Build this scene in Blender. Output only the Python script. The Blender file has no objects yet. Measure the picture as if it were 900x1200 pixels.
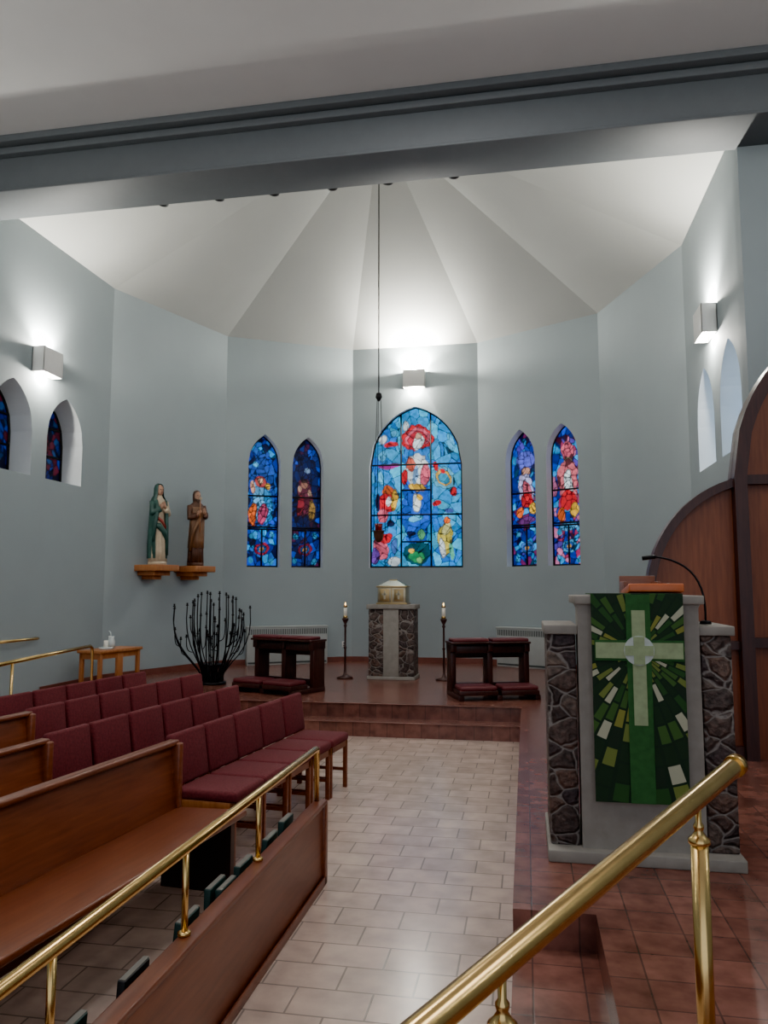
import bpy, bmesh, math, random
import numpy as np
from mathutils import Vector, Matrix
random.seed(3); np.random.seed(3)
scene=bpy.context.scene
# ---------------------------------------------------------------- materials
def newmat(name):
    m=bpy.data.materials.new(name); m.use_nodes=True
    nt=m.node_tree; b=nt.nodes['Principled BSDF']
    return m,nt,b
def N(nt,t,**kw):
    n=nt.nodes.new(t)
    for k,v in kw.items(): setattr(n,k,v)
    return n
def ramp(nt,stops,interp='LINEAR'):
    r=N(nt,'ShaderNodeValToRGB'); cr=r.color_ramp; cr.interpolation=interp
    while len(cr.elements)<len(stops): cr.elements.new(0.5)
    for e,(p,c) in zip(cr.elements,stops): e.position=p; e.color=(*c,1)
    return r
def simple(name,col,rough=.5,metal=0,var=.12,scale=8,bump=0,spec=.5):
    m,nt,b=newmat(name)
    tc=N(nt,'ShaderNodeTexCoord'); no=N(nt,'ShaderNodeTexNoise'); no.inputs['Scale'].default_value=scale; no.inputs['Detail'].default_value=4
    nt.links.new(tc.outputs['Object'],no.inputs['Vector'])
    lo=tuple(c*(1-var) for c in col); hi=tuple(min(1,c*(1+var)) for c in col)
    r=ramp(nt,[(.3,lo),(.7,hi)]); nt.links.new(no.outputs['Fac'],r.inputs['Fac']); nt.links.new(r.outputs['Color'],b.inputs['Base Color'])
    b.inputs['Roughness'].default_value=rough; b.inputs['Metallic'].default_value=metal
    b.inputs['Specular IOR Level'].default_value=spec
    if bump:
        bp=N(nt,'ShaderNodeBump'); bp.inputs['Strength'].default_value=bump; bp.inputs['Distance'].default_value=.01
        nt.links.new(no.outputs['Fac'],bp.inputs['Height']); nt.links.new(bp.outputs['Normal'],b.inputs['Normal'])
    return m
def wood(name,c1,c2,rough=.35,axis='X',scale=3):
    m,nt,b=newmat(name)
    tc=N(nt,'ShaderNodeTexCoord'); mp=N(nt,'ShaderNodeMapping')
    s=[14,14,14]; s['XYZ'.index(axis)]=1.2
    mp.inputs['Scale'].default_value=s
    no=N(nt,'ShaderNodeTexNoise'); no.inputs['Scale'].default_value=scale; no.inputs['Detail'].default_value=6; no.inputs['Distortion'].default_value=.4
    nt.links.new(tc.outputs['Object'],mp.inputs['Vector']); nt.links.new(mp.outputs['Vector'],no.inputs['Vector'])
    r=ramp(nt,[(.3,c1),(.7,c2)]); nt.links.new(no.outputs['Fac'],r.inputs['Fac']); nt.links.new(r.outputs['Color'],b.inputs['Base Color'])
    b.inputs['Roughness'].default_value=rough
    return m
def tile(name,c1,c2,mort,bw,rh,rough,off=.5,msize=.006,nscale=6,mix=.5,bump=.15):
    m,nt,b=newmat(name)
    tc=N(nt,'ShaderNodeTexCoord')
    br=N(nt,'ShaderNodeTexBrick'); br.offset=off
    br.inputs['Color1'].default_value=(*c1,1); br.inputs['Color2'].default_value=(*c2,1); br.inputs['Mortar'].default_value=(*mort,1)
    br.inputs['Scale'].default_value=1; br.inputs['Brick Width'].default_value=bw; br.inputs['Row Height'].default_value=rh; br.inputs['Mortar Size'].default_value=msize
    br.inputs['Mortar Smooth'].default_value=.2
    no=N(nt,'ShaderNodeTexNoise'); no.inputs['Scale'].default_value=nscale; no.inputs['Detail'].default_value=5
    nt.links.new(tc.outputs['Object'],br.inputs['Vector']); nt.links.new(tc.outputs['Object'],no.inputs['Vector'])
    r=ramp(nt,[(.3,(1-mix,)*3),(.7,(1,1,1))])
    nt.links.new(no.outputs['Fac'],r.inputs['Fac'])
    mx=N(nt,'ShaderNodeMixRGB',blend_type='MULTIPLY'); mx.inputs['Fac'].default_value=1
    nt.links.new(br.outputs['Color'],mx.inputs['Color1']); nt.links.new(r.outputs['Color'],mx.inputs['Color2'])
    nt.links.new(mx.outputs['Color'],b.inputs['Base Color'])
    b.inputs['Roughness'].default_value=rough
    bp=N(nt,'ShaderNodeBump',invert=True); bp.inputs['Strength'].default_value=bump; bp.inputs['Distance'].default_value=.004
    nt.links.new(br.outputs['Fac'],bp.inputs['Height']); nt.links.new(bp.outputs['Normal'],b.inputs['Normal'])
    return m
def stone(name,scale=7):
    m,nt,b=newmat(name)
    tc=N(nt,'ShaderNodeTexCoord'); mp=N(nt,'ShaderNodeMapping'); mp.inputs['Scale'].default_value=(1,1,1.35)
    nt.links.new(tc.outputs['Object'],mp.inputs['Vector'])
    nw=N(nt,'ShaderNodeTexNoise'); nw.inputs['Scale'].default_value=6; nt.links.new(mp.outputs['Vector'],nw.inputs['Vector'])
    mw=N(nt,'ShaderNodeMixRGB',blend_type='ADD'); mw.inputs['Fac'].default_value=.10; nt.links.new(mp.outputs['Vector'],mw.inputs['Color1']); nt.links.new(nw.outputs['Color'],mw.inputs['Color2'])
    v1=N(nt,'ShaderNodeTexVoronoi'); v1.inputs['Scale'].default_value=scale
    v2=N(nt,'ShaderNodeTexVoronoi',feature='DISTANCE_TO_EDGE'); v2.inputs['Scale'].default_value=scale
    for v in(v1,v2): nt.links.new(mw.outputs['Color'],v.inputs['Vector'])
    sx=N(nt,'ShaderNodeSeparateColor'); nt.links.new(v1.outputs['Color'],sx.inputs['Color'])
    r=ramp(nt,[(0,(.045,.03,.028)),(.3,(.075,.055,.05)),(.55,(.12,.075,.06)),(.8,(.055,.042,.045)),(1,(.15,.11,.09))])
    nt.links.new(sx.outputs[0],r.inputs['Fac'])
    n3=N(nt,'ShaderNodeTexNoise'); n3.inputs['Scale'].default_value=30; nt.links.new(tc.outputs['Object'],n3.inputs['Vector'])
    r3=ramp(nt,[(.35,(.6,.6,.6)),(.65,(1.3,1.25,1.2))]); nt.links.new(n3.outputs['Fac'],r3.inputs['Fac'])
    ms=N(nt,'ShaderNodeMixRGB',blend_type='MULTIPLY'); ms.inputs['Fac'].default_value=1; nt.links.new(r.outputs['Color'],ms.inputs['Color1']); nt.links.new(r3.outputs['Color'],ms.inputs['Color2'])
    e=ramp(nt,[(.022,(1,1,1)),(.06,(0,0,0))]); nt.links.new(v2.outputs['Distance'],e.inputs['Fac'])
    mx=N(nt,'ShaderNodeMixRGB'); nt.links.new(e.outputs['Color'],mx.inputs['Fac']); nt.links.new(ms.outputs['Color'],mx.inputs['Color1']); mx.inputs['Color2'].default_value=(.20,.175,.16,1)
    nt.links.new(mx.outputs['Color'],b.inputs['Base Color'])
    e2=ramp(nt,[(.02,(0,0,0)),(.14,(1,1,1))]); nt.links.new(v2.outputs['Distance'],e2.inputs['Fac'])
    ad=N(nt,'ShaderNodeMath',operation='ADD'); nt.links.new(e2.outputs['Color'],ad.inputs[0]); nt.links.new(n3.outputs['Fac'],ad.inputs[1])
    bp=N(nt,'ShaderNodeBump'); bp.inputs['Strength'].default_value=.7; bp.inputs['Distance'].default_value=.03
    nt.links.new(ad.outputs[0],bp.inputs['Height']); nt.links.new(bp.outputs['Normal'],b.inputs['Normal'])
    b.inputs['Roughness'].default_value=.75
    return m
M={}
M['wall']=simple('wall_paint',(.300,.350,.365),.75,var=.02,scale=2)
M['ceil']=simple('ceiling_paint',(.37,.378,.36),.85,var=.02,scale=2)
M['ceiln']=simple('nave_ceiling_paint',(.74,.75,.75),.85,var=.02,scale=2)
M['beam']=simple('beam_paint',(.12,.135,.145),.6,var=.03)
M['nave']=tile('nave_floor_tile',(.72,.54,.45),(.60,.45,.375),(.32,.245,.21),.33,.21,.20,mix=.3,bump=.2,msize=.005)
M['plat']=tile('terracotta_tile',(.28,.115,.088),(.19,.080,.062),(.12,.062,.05),.2,.2,.25,off=0,msize=.004,nscale=9,mix=.5)
M['base']=simple('baseboard_red',(.16,.055,.042),.5)
M['wood']=wood('cherry_wood',(.15,.044,.022),(.23,.072,.034),.33,'X')
M['woody']=wood('cherry_wood_y',(.14,.042,.022),(.22,.070,.034),.33,'Y')
M['woodz']=wood('arch_wood',(.15,.042,.018),(.22,.066,.027),.4,'Z')
M['dark']=wood('dark_wood',(.030,.010,.009),(.055,.018,.013),.35,'Z')
M['oak']=wood('oak_wood',(.32,.11,.038),(.43,.17,.060),.4,'Z')
M['fabric']=simple('burgundy_fabric',(.125,.020,.025),.9,var=.2,scale=60,bump=.2)
M['pad']=simple('burgundy_pad',(.10,.016,.020),.6,var=.1)
M['brass']=simple('polished_brass',(.74,.50,.20),.22,1,var=.1,scale=14)
M['black']=simple('black_iron',(.010,.010,.012),.4,.6,var=.2)
M['conc']=simple('pale_concrete',(.26,.235,.205),.8,var=.12,scale=12,bump=.2)
M['white']=simple('white_enamel',(.72,.72,.70),.5,var=.02)
M['reveal']=simple('window_reveal_paint',(.62,.66,.68),.7,var=.02)
M['radiator']=simple('radiator_enamel',(.36,.38,.37),.45,var=.04)
M['radslot']=simple('radiator_slot',(.05,.06,.06),.6)
M['stone']=stone('rubble_stone',8)
M['frame']=simple('lead_frame',(.006,.006,.008),.6)
M['wax']=simple('candle_wax',(.85,.82,.72),.5,var=.03)
M['orange']=simple('orange_wood',(.50,.11,.03),.35)
M['skin']=simple('statue_skin',(.42,.23,.15),.5)
M['cream']=simple('statue_cream',(.50,.40,.28),.55,var=.15)
M['teal']=simple('statue_teal',(.024,.070,.058),.5,var=.3)
M['robe']=simple('statue_brown',(.085,.034,.018),.5,var=.3)
M['robe2']=simple('statue_tan',(.16,.075,.034),.5,var=.3)
M['red']=simple('statue_red',(.30,.05,.04),.5)
M['hair']=simple('statue_hair',(.06,.03,.02),.6)
M['gold']=simple('gilt',(.42,.30,.14),.32,.95)
M['silver']=simple('tabernacle_gilt',(.42,.36,.25),.30,.95)
M['roof']=simple('tabernacle_roof',(.22,.24,.22),.25,.9)
M['ruby']=simple('ruby_glass',(.20,.02,.02),.15)
M['can']=simple('spot_can',(.10,.11,.12),.5)
def emis(name,col,s):
    m,nt,b=newmat(name); b.inputs['Base Color'].default_value=(*col,1); b.inputs['Emission Color'].default_value=(*col,1); b.inputs['Emission Strength'].default_value=s; return m
M['bulb']=emis('lamp_bulb',(1,.93,.82),25)
M['flame']=emis('candle_flame',(1,.6,.2),6)
M['bookg']=simple('book_green',(.01,.035,.03),.5); M['bookb']=simple('book_blue',(.02,.06,.10),.5); M['bookk']=simple('book_black',(.015,.015,.015),.5); M['page']=simple('book_pages',(.16,.15,.13),.8)
M['clearglass']=simple('milky_glass',(.6,.65,.65),.15)
def glassmat(name,s):
    m,nt,b=newmat(name)
    at=N(nt,'ShaderNodeAttribute'); at.attribute_name='Col'
    tc=N(nt,'ShaderNodeTexCoord')
    no=N(nt,'ShaderNodeTexNoise'); no.inputs['Scale'].default_value=14; no.inputs['Detail'].default_value=4
    nt.links.new(tc.outputs['Object'],no.inputs['Vector'])
    r=ramp(nt,[(.35,(.5,.5,.5)),(.65,(1.0,1.0,1.0))]); nt.links.new(no.outputs['Fac'],r.inputs['Fac'])
    mx=N(nt,'ShaderNodeMixRGB',blend_type='MULTIPLY'); mx.inputs['Fac'].default_value=.8
    nt.links.new(at.outputs['Color'],mx.inputs['Color1']); nt.links.new(r.outputs['Color'],mx.inputs['Color2'])
    nt.links.new(mx.outputs['Color'],b.inputs['Emission Color']); b.inputs['Emission Strength'].default_value=s
    b.inputs['Base Color'].default_value=(.01,.01,.015,1); b.inputs['Roughness'].default_value=.5; b.inputs['Specular IOR Level'].default_value=.2
    return m
M['glassC']=glassmat('stained_glass_bright',1.35); M['glassA']=glassmat('stained_glass',1.0); M['glassB']=glassmat('stained_glass_dim',.35); M['glassW']=glassmat('daylit_glass',4.5)
# ---------------------------------------------------------------- builder
class B:
    def __init__(s): s.bm=bmesh.new(); s.mats=[]
    def mi(s,m):
        m=M[m] if isinstance(m,str) else m
        if m not in s.mats: s.mats.append(m)
        return s.mats.index(m)
    def box(s,x0,x1,y0,y1,z0,z1,m,bev=0,rot=None,seg=2):
        sub=bmesh.new()
        c=Vector(((x0+x1)/2,(y0+y1)/2,(z0+z1)/2))
        bmesh.ops.create_cube(sub,size=1)
        for v in sub.verts: v.co=Vector((v.co.x*(x1-x0),v.co.y*(y1-y0),v.co.z*(z1-z0)))
        if bev: bmesh.ops.bevel(sub,geom=sub.edges[:],offset=bev,segments=seg,affect='EDGES',profile=.5)
        for v in sub.verts:
            if rot is not None: v.co=rot@v.co
            v.co+=c
        s.merge(sub,m,bool(bev))
    def merge(s,sub,m,smooth=False):
        k=s.mi(m); mp={}
        for v in sub.verts: mp[v]=s.bm.verts.new(v.co)
        for f in sub.faces:
            try: nf=s.bm.faces.new([mp[v] for v in f.verts]); nf.material_index=k; nf.smooth=smooth
            except ValueError: pass
        sub.free()
    def face(s,pts,m,smooth=False):
        f=s.bm.faces.new([s.bm.verts.new(Vector(p)) for p in pts]); f.material_index=s.mi(m); f.smooth=smooth; return f
    def loft(s,rings,m,closed=True,caps=True,smooth=True):
        k=s.mi(m); R=[[s.bm.verts.new(Vector(p)) for p in r] for r in rings]; n=len(R[0])
        for a,b in zip(R[:-1],R[1:]):
            for i in range(n if closed else n-1):
                j=(i+1)%n
                f=s.bm.faces.new([a[i],a[j],b[j],b[i]]); f.material_index=k; f.smooth=smooth
        if caps and closed:
            for r in(R[0][::-1],R[-1]):
                f=s.bm.faces.new(r); f.material_index=k
    def tube(s,pts,r,m,seg=8):
        pts=[Vector(p) for p in pts]; rr=r if isinstance(r,(list,tuple)) else [r]*len(pts)
        t=(pts[1]-pts[0]).normalized(); up=Vector((0,0,1)) if abs(t.z)<.9 else Vector((1,0,0))
        n=t.cross(up).normalized(); rings=[]
        for i,p in enumerate(pts):
            if i==0: t=(pts[1]-p)
            elif i==len(pts)-1: t=(p-pts[-2])
            else: t=(pts[i+1]-pts[i-1])
            t.normalize(); n=(n-t*n.dot(t)).normalized(); b=t.cross(n)
            rings.append([p+(n*math.cos(a)+b*math.sin(a))*rr[i] for a in [2*math.pi*j/seg for j in range(seg)]])
        s.loft(rings,m)
    def lathe(s,prof,m,c=(0,0,0),seg=16):
        rings=[[(c[0]+r*math.cos(a),c[1]+r*math.sin(a),c[2]+z) for a in [2*math.pi*j/seg for j in range(seg)]] for r,z in prof]
        s.loft(rings,m)
    def prism(s,outline,z0,z1,m):
        k=s.mi(m); b=[s.bm.verts.new((x,y,z0)) for x,y in outline]; t=[s.bm.verts.new((x,y,z1)) for x,y in outline]
        fs=[s.bm.faces.new(t),s.bm.faces.new(b[::-1])]
        for i in range(len(b)):
            j=(i+1)%len(b); fs.append(s.bm.faces.new([b[i],b[j],t[j],t[i]]))
        for f in fs: f.material_index=k
    def prismxz(s,outline,y0,y1,m):
        k=s.mi(m); b=[s.bm.verts.new((x,y0,z)) for x,z in outline]; t=[s.bm.verts.new((x,y1,z)) for x,z in outline]
        fs=[s.bm.faces.new(t),s.bm.faces.new(b[::-1])]
        for i in range(len(b)):
            j=(i+1)%len(b); fs.append(s.bm.faces.new([b[i],b[j],t[j],t[i]]))
        for f in fs: f.material_index=k
    def done(s,name,loc=(0,0,0),rz=0,norm=True,scale=(1,1,1)):
        if norm: bmesh.ops.recalc_face_normals(s.bm,faces=s.bm.faces[:])
        me=bpy.data.meshes.new(name); s.bm.to_mesh(me); s.bm.free()
        for m in s.mats: me.materials.append(m)
        o=bpy.data.objects.new(name,me); scene.collection.objects.link(o); o.location=loc; o.rotation_euler=(0,0,rz); o.scale=scale; return o
def inst(o,loc,rz,name=None):
    p=bpy.data.objects.new(name or o.name.split('.')[0],o.data); scene.collection.objects.link(p); p.location=loc; p.rotation_euler=(0,0,rz); return p
def bez(p0,p1,p2,p3,n=10):
    P=[Vector(p) for p in(p0,p1,p2,p3)]; out=[]
    for i in range(n+1):
        t=i/n; out.append(P[0]*(1-t)**3+P[1]*3*t*(1-t)**2+P[2]*3*t*t*(1-t)+P[3]*t**3)
    return out
# ---------------------------------------------------------------- room layout
CX=-2.05; WT=6.42; PZ=.32; BY=7.95
C=[(-6.3,BY),(-6.3,10.76),(-5.42,13.27),(-3.29,14.5),(-.83,14.5),(1.30,13.27),(2.2,10.76),(2.2,BY)]
def archtop(s,w,spring,rise):
    R=(w*w+rise*rise)/(2*w); d=abs(s)+R-w
    return spring+math.sqrt(max(0,R*R-d*d))
# stained glass painting --------------------------------------------------
def glass_colors(S,Z,w,h,pal,blobs,ncell,seed,warp=.02,leadw=.011):
    rng=np.random.RandomState(seed)
    sx=rng.uniform(-w,w,ncell); sz=rng.uniform(0,h,ncell)
    WS=S+warp*np.sin(Z*9+S*5); WZ=Z+warp*np.sin(S*11+Z*4)
    d=(WS[:,None]-sx)**2+((WZ[:,None]-sz)*.8)**2
    idx=np.argpartition(d,1,axis=1)[:,:2]; dd=np.take_along_axis(d,idx,1); o=np.argsort(dd,1)
    i0=np.take_along_axis(idx,o,1)[:,0]; dd=np.sqrt(np.sort(dd,1)); lead=(dd[:,1]-dd[:,0])<leadw
    pal=np.array(pal); pc=pal[rng.randint(0,len(pal),ncell)]
    col=pc[i0].copy(); jit=rng.uniform(.6,1.25,ncell)
    for (cx,cz,rx,rz,c) in blobs:
        n=((WS-cx)/rx)**2+((WZ-cz)/rz)**2+.15*np.sin(S*37+cz*7)*np.sin(Z*31)
        m=n<1; edge=(n<1.0)&(n>1-.02/min(rx,rz))
        col[m]=np.array(c)[None,:]
        if min(rx,rz)>.05: col[edge]*=.25
    col*=jit[i0][:,None]
    col[lead]*=.12
    return np.clip(col,0,1)
def make_window(name,org,dirv,nrm,depth,w,h,spring,pal,blobs,ncell,seed,vbars,hbars,mat,res,leadw=.011):
    b=B(); nx,nz=res; S=[];Z=[];V=[]
    k=b.mi(mat)
    for j in range(nx+1):
        s=-w+2*w*j/nx; top=archtop(s*.9999,w,spring,h-spring)
        for i in range(nz+1):
            z=top*i/nz; S.append(s);Z.append(z)
            p=org+dirv*s+nrm*depth+Vector((0,0,z)); V.append(b.bm.verts.new(p))
    for j in range(nx):
        for i in range(nz):
            a=j*(nz+1)+i; f=b.bm.faces.new([V[a],V[a+nz+1],V[a+nz+2],V[a+1]]); f.material_index=k
    cols=glass_colors(np.array(S),np.array(Z),w,h,pal,blobs,ncell,seed,leadw=leadw)
    nglass=len(V)
    out=[(-w,0)]+[(-w+2*w*j/24,archtop((-w+2*w*j/24)*.9999,w,spring,h-spring)) for j in range(25)]+[(w,0)]
    P=lambda s,z,o=0: org+dirv*s+nrm*(depth-o)+Vector((0,0,z))
    b.tube([P(s*.985,z,.01) for s,z in out],.02,'frame',6)
    b.tube([P(-w,.015,.01),P(w,.015,.01)],.022,'frame',6)
    for s,z0,z1 in vbars: b.tube([P(s,z0,.01),P(s,min(z1,archtop(s,w,spring,h-spring)),.01)],.018,'frame',6)
    for z,s0,s1 in hbars: b.tube([P(s0,z,.01),P(s1,z,.01)],.018,'frame',6)
    o=b.done(name,norm=False)
    ca=o.data.color_attributes.new('Col','FLOAT_COLOR','POINT')
    arr=np.zeros((len(o.data.vertices),4),dtype=np.float32); arr[:,3]=1; arr[:nglass,:3]=cols
    ca.data.foreach_set('color',arr.ravel())
    return o
def wall_panel(name,p0,p1,z0,z1,wins,outn):
    b=B(); p0=Vector((*p0,0)); p1=Vector((*p1,0)); L=(p1-p0).length; d=(p1-p0)/L
    P=lambda s,z,o=0: p0+d*s+outn*o+Vector((0,0,z))
    s=0
    for (c,w,sill,spr,top,dep) in sorted(wins):
        b.face([P(s,z0),P(c-w,z0),P(c-w,z1),P(s,z1)],'wall')
        b.face([P(c-w,z0),P(c+w,z0),P(c+w,sill),P(c-w,sill)],'wall')
        n=24; out=[]
        for j in range(n+1):
            q=-w+2*w*j/n; out.append((c+q,sill+archtop(q*.9999,w,spr-sill,top-spr)))
        out[0]=(c-w,spr); out[-1]=(c+w,spr)
        for a,e in zip(out[:-1],out[1:]): b.face([P(*a),P(*e),P(e[0],z1),P(a[0],z1)],'wall')
        full=[(c-w,sill)]+out+[(c+w,sill)]
        for a,e in zip(full,full[1:]+full[:1]): b.face([P(*a),P(*e),P(e[0],e[1],dep),P(a[0],a[1],dep)],'reveal')
        s=c+w
    b.face([P(s,z0),P(L,z0),P(L,z1),P(s,z1)],'wall')
    return b.done(name,norm=False)
def outn(p0,p1):
    d=(Vector((*p1,0))-Vector((*p0,0))).normalized(); n=Vector((d.y,-d.x,0))
    mid=(Vector((*p0,0))+Vector((*p1,0)))/2; c=Vector((CX,10.5,0))
    return n if n.dot(mid-c)>0 else -n
def at(p0,p1,s,z):
    d=(Vector((*p1,0))-Vector((*p0,0))).normalized(); return Vector((*p0,0))+d*s+Vector((0,0,z)),d
W=lambda c,w,sill,spr,top,dep:(c,w,sill,spr,top,dep)
walls=[('wall_left',C[0],C[1],[W(.52,.41,3.17,3.75,4.35,.35),W(1.67,.42,3.17,3.75,4.35,.35)]),
 ('wall_apse_left_side',C[1],C[2],[]),
 ('wall_apse_left',C[2],C[3],[W(2.46*.30,.305,2.1,4.05,4.6,.22),W(2.46*.64,.305,2.1,4.05,4.6,.22)]),
 ('wall_apse_back',C[3],C[4],[W(1.24,.90,2.1,4.07,5.22,.12)]),
 ('wall_apse_right',C[4],C[5],[W(2.46*.36,.305,2.1,4.05,4.6,.22),W(2.46*.70,.305,2.1,4.05,4.6,.22)]),
 ('wall_apse_right_side',C[5],C[6],[]),
 ('wall_right',C[6],C[7],[W(.98,.43,3.17,3.75,4.4,.35),W(2.13,.43,3.17,3.75,4.4,.35)])]
cyan=(.005,.32,.80);blue=(.003,.06,.60);deep=(.002,.02,.28);lb=(.08,.52,.92);white=(.75,.88,.95);red=(.65,.006,.02);pink=(.75,.12,.20);yel=(.90,.52,.04);grn=(.01,.24,.08);org=(.80,.13,.015);dk=(.004,.006,.04)
def pb(lst,px0,py0,sc):
    return [((x-px0)/sc,(py0-y)/sc,rx/sc,ry/sc,c) for x,y,rx,ry,c in lst]
centerblobs=pb([(450,600,14,60,(.01,.26,.72)),(487,596,17,50,(.005,.10,.65)),(488,535,16,24,(.01,.22,.72)),
 (489,512,19,15,red),(489,512,15,11,pink),(489,514,11,9,(.6,.01,.04)),(490,518,6,9,white),(489,511,4,4,(.5,.3,.2)),
 (488,550,15,20,white),(480,543,6,9,(.6,.10,.06)),(497,556,6,12,pink),(489,571,11,5,yel),(474,560,4,9,red),(486,556,3,12,(.2,.4,.7)),
 (458,520,10,3,red),(448,513,6,5,white),(455,545,13,3,(.35,.02,.25)),(446,532,5,7,lb),(461,507,4,5,lb),
 (453,575,7,8,org),(453,590,11,12,red),(447,604,7,8,pink),(461,585,4,14,yel),(442,588,3,10,dk),(455,588,3,6,white),
 (445,642,10,14,pink),(452,630,7,6,red),(438,652,5,10,(.15,.05,.4)),(460,657,8,6,white),(456,614,5,4,dk),(462,640,4,9,(.05,.15,.5)),
 (487,590,5,12,white),(491,583,4,4,yel),(487,608,9,4,lb),(480,624,6,3,dk),(493,627,5,6,(.1,.45,.2)),
 (488,648,15,14,(.005,.06,.09)),(488,652,10,7,grn),(492,655,4,4,(.15,.45,.15)),(482,645,3,3,yel),
 (519,560,14,14,(.08,.42,.65)),(519,560,10,10,(.75,.45,.08)),(519,561,7,7,(.02,.32,.55)),(519,552,3,3,red),(530,576,4,6,red),(511,547,3,6,red),
 (521,632,9,18,(.65,.55,.08)),(522,620,5,7,(.75,.75,.3)),(517,642,4,12,white),(528,645,3,10,(.08,.45,.3)),(522,611,4,4,org),
 (512,590,6,3,red),(526,600,6,3,(.05,.1,.4)),(474,497,4,6,white),(506,497,4,7,lb),(528,520,5,12,lb),(445,560,4,9,lb)],487,665,60.5)
def medal(base,c=(.40,.01,.04)):
    return base+[(0,.36,.13,.12,c),(0,.36,.09,.08,(.01,.10,.40)),(0,.36,.04,.04,(.6,.3,.05)),(-.2,.12,.05,.06,(.02,.25,.5)),(.2,.12,.05,.06,(.02,.25,.5)),(-.2,.6,.05,.06,(.02,.25,.5)),(.2,.6,.05,.06,(.02,.25,.5))]
lancets=[
 ('window_1',2,0,medal([(0,1.5,.26,.75,(.01,.07,.40)),(-.02,1.3,.18,.42,(.10,.40,.75)),(-.02,1.62,.11,.12,(.5,.06,.06)),(-.02,1.63,.055,.07,(.7,.45,.3)),(.1,1.2,.09,.38,(.02,.28,.70)),(-.17,1.0,.08,.22,org),(.02,1.0,.09,.2,(.5,.05,.15)),(.12,1.55,.05,.07,yel),(-.15,1.95,.06,.06,lb),(.12,2.0,.05,.09,blue),(-.18,1.5,.05,.12,(.6,.3,.2))]),[deep,blue,deep,(.01,.12,.55),cyan,dk],'glassC'),
 ('window_2',2,1,medal([(0,1.45,.26,.75,(.003,.012,.10)),(0,1.35,.16,.38,(.14,.02,.05)),(.0,1.6,.07,.09,(.45,.20,.14)),(-.1,1.2,.07,.22,(.35,.02,.04)),(.12,1.1,.07,.22,(.35,.2,.04)),(.02,1.9,.06,.05,(.2,.35,.6)),(-.1,1.5,.04,.06,(.5,.3,.2)),(.1,1.45,.04,.07,(.5,.32,.2))],(.2,.01,.03)),[deep,dk,(.01,.03,.2),(.005,.01,.07),(.06,.01,.05),blue],'glassA'),
 ('window_4',4,0,medal([(-.02,1.95,.2,.2,(.10,.12,.70)),(0,1.75,.09,.1,(.7,.35,.25)),(0,1.4,.17,.32,(.45,.45,.8)),(.02,1.35,.1,.22,pink),(.0,1.2,.13,.14,red),(-.12,1.0,.08,.1,org),(.12,1.05,.08,.12,yel),(0,.84,.2,.07,(.15,.03,.2))],(.05,.15,.5)),[deep,blue,(.06,.04,.45),cyan,(.15,.01,.10),deep],'glassC'),
 ('window_5',4,1,medal([(0,2.05,.14,.17,pink),(0,1.85,.08,.1,(.8,.6,.4)),(0,1.5,.2,.4,(.65,.14,.18)),(.02,1.4,.09,.32,white),(0,1.15,.15,.18,red),(.12,.97,.08,.14,yel),(-.12,.92,.08,.13,org),(0,.7,.22,.08,(.08,.35,.7))],(.05,.30,.6)),[blue,(.10,.06,.5),cyan,(.3,.02,.10),(.5,.15,.3),deep],'glassC')]
lanc={(l[1],l[2]):l for l in lancets}
wn=6
for wi,(nm,p0,p1,wins) in enumerate(walls):
    n=outn(p0,p1); wall_panel(nm,p0,p1,0 if wi==0 else PZ+.01,WT,wins,n)
    for k,(c,w,sill,spr,top,dep) in enumerate(wins):
        o,d=at(p0,p1,c,sill)
        if wi==3:
            H=top-sill
            make_window('window_3',o,d,n,dep-.01,w,H,spr-sill,[cyan,(.005,.22,.72),(.03,.45,.90),(.02,.38,.85),(.005,.16,.66),(.03,.50,.86)],centerblobs,200,5,[(-.29,0,3),(.29,0,3)],[(.02,-.9,.9),(1.02,-.9,.9),(2.0,-.9,.9),(.5,-.29,.29),(1.5,-.29,.29)],'glassC',(150,250),leadw=.008)
        elif (wi,k) in lanc:
            l=lanc[(wi,k)]; hb=[(.72,-w,w),(.76,-w,w),(1.35,-w,w)]
            make_window(l[0],o,d,n,dep-.01,w,top-sill,spr-sill,l[4],l[3],170,wi*7+k,[(0,0,.72)],hb,l[5],(64,200),leadw=.010)
        elif wi==0:
            make_window('window_%d'%wn,o,d,n,dep-.01,w,top-sill,spr-sill,[deep,blue,dk,(.2,.02,.05),(.02,.1,.35),dk],[(0,.6,.12,.25,(.3,.04,.06)),(0,.85,.07,.07,(.5,.4,.3))],110,wn,[(0,0,3)],[(.4,-w,w),(.8,-w,w)],'glassB',(50,90)); wn+=1
        else:
            make_window('window_%d'%wn,o,d,n,dep-.01,w,top-sill,spr-sill,[(.5,.7,.9),(.4,.62,.88),(.65,.8,.92),(.55,.7,.85),(.3,.5,.85)],[],90,wn,[(0,0,3)],[(.4,-w,w),(.8,-w,w)],'glassW',(50,90)); wn+=1
for (nm,i) in (('left',0),('apse_left_side',1),('apse_left',2),('apse_back',3),('apse_right',4),('apse_right_side',5),('right',6)):
    p0,p1=C[i],C[i+1]; n=outn(p0,p1); b=B()
    a=Vector((*p0,0)); e=Vector((*p1,0)); q=-n*.02
    if i==0: a=Vector((-6.3,9.25,0))
    z0,z1=PZ,PZ+.1
    b.face([a+q+Vector((0,0,z0)),e+q+Vector((0,0,z0)),e+q+Vector((0,0,z1)),a+q+Vector((0,0,z1))],'base')
    b.face([a+q+Vector((0,0,z1)),e+q+Vector((0,0,z1)),e+Vector((0,0,z1)),a+Vector((0,0,z1))],'base')
    b.done('baseboard_'+nm)
AP=(CX,10.8,8.75)
b=B()
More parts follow.
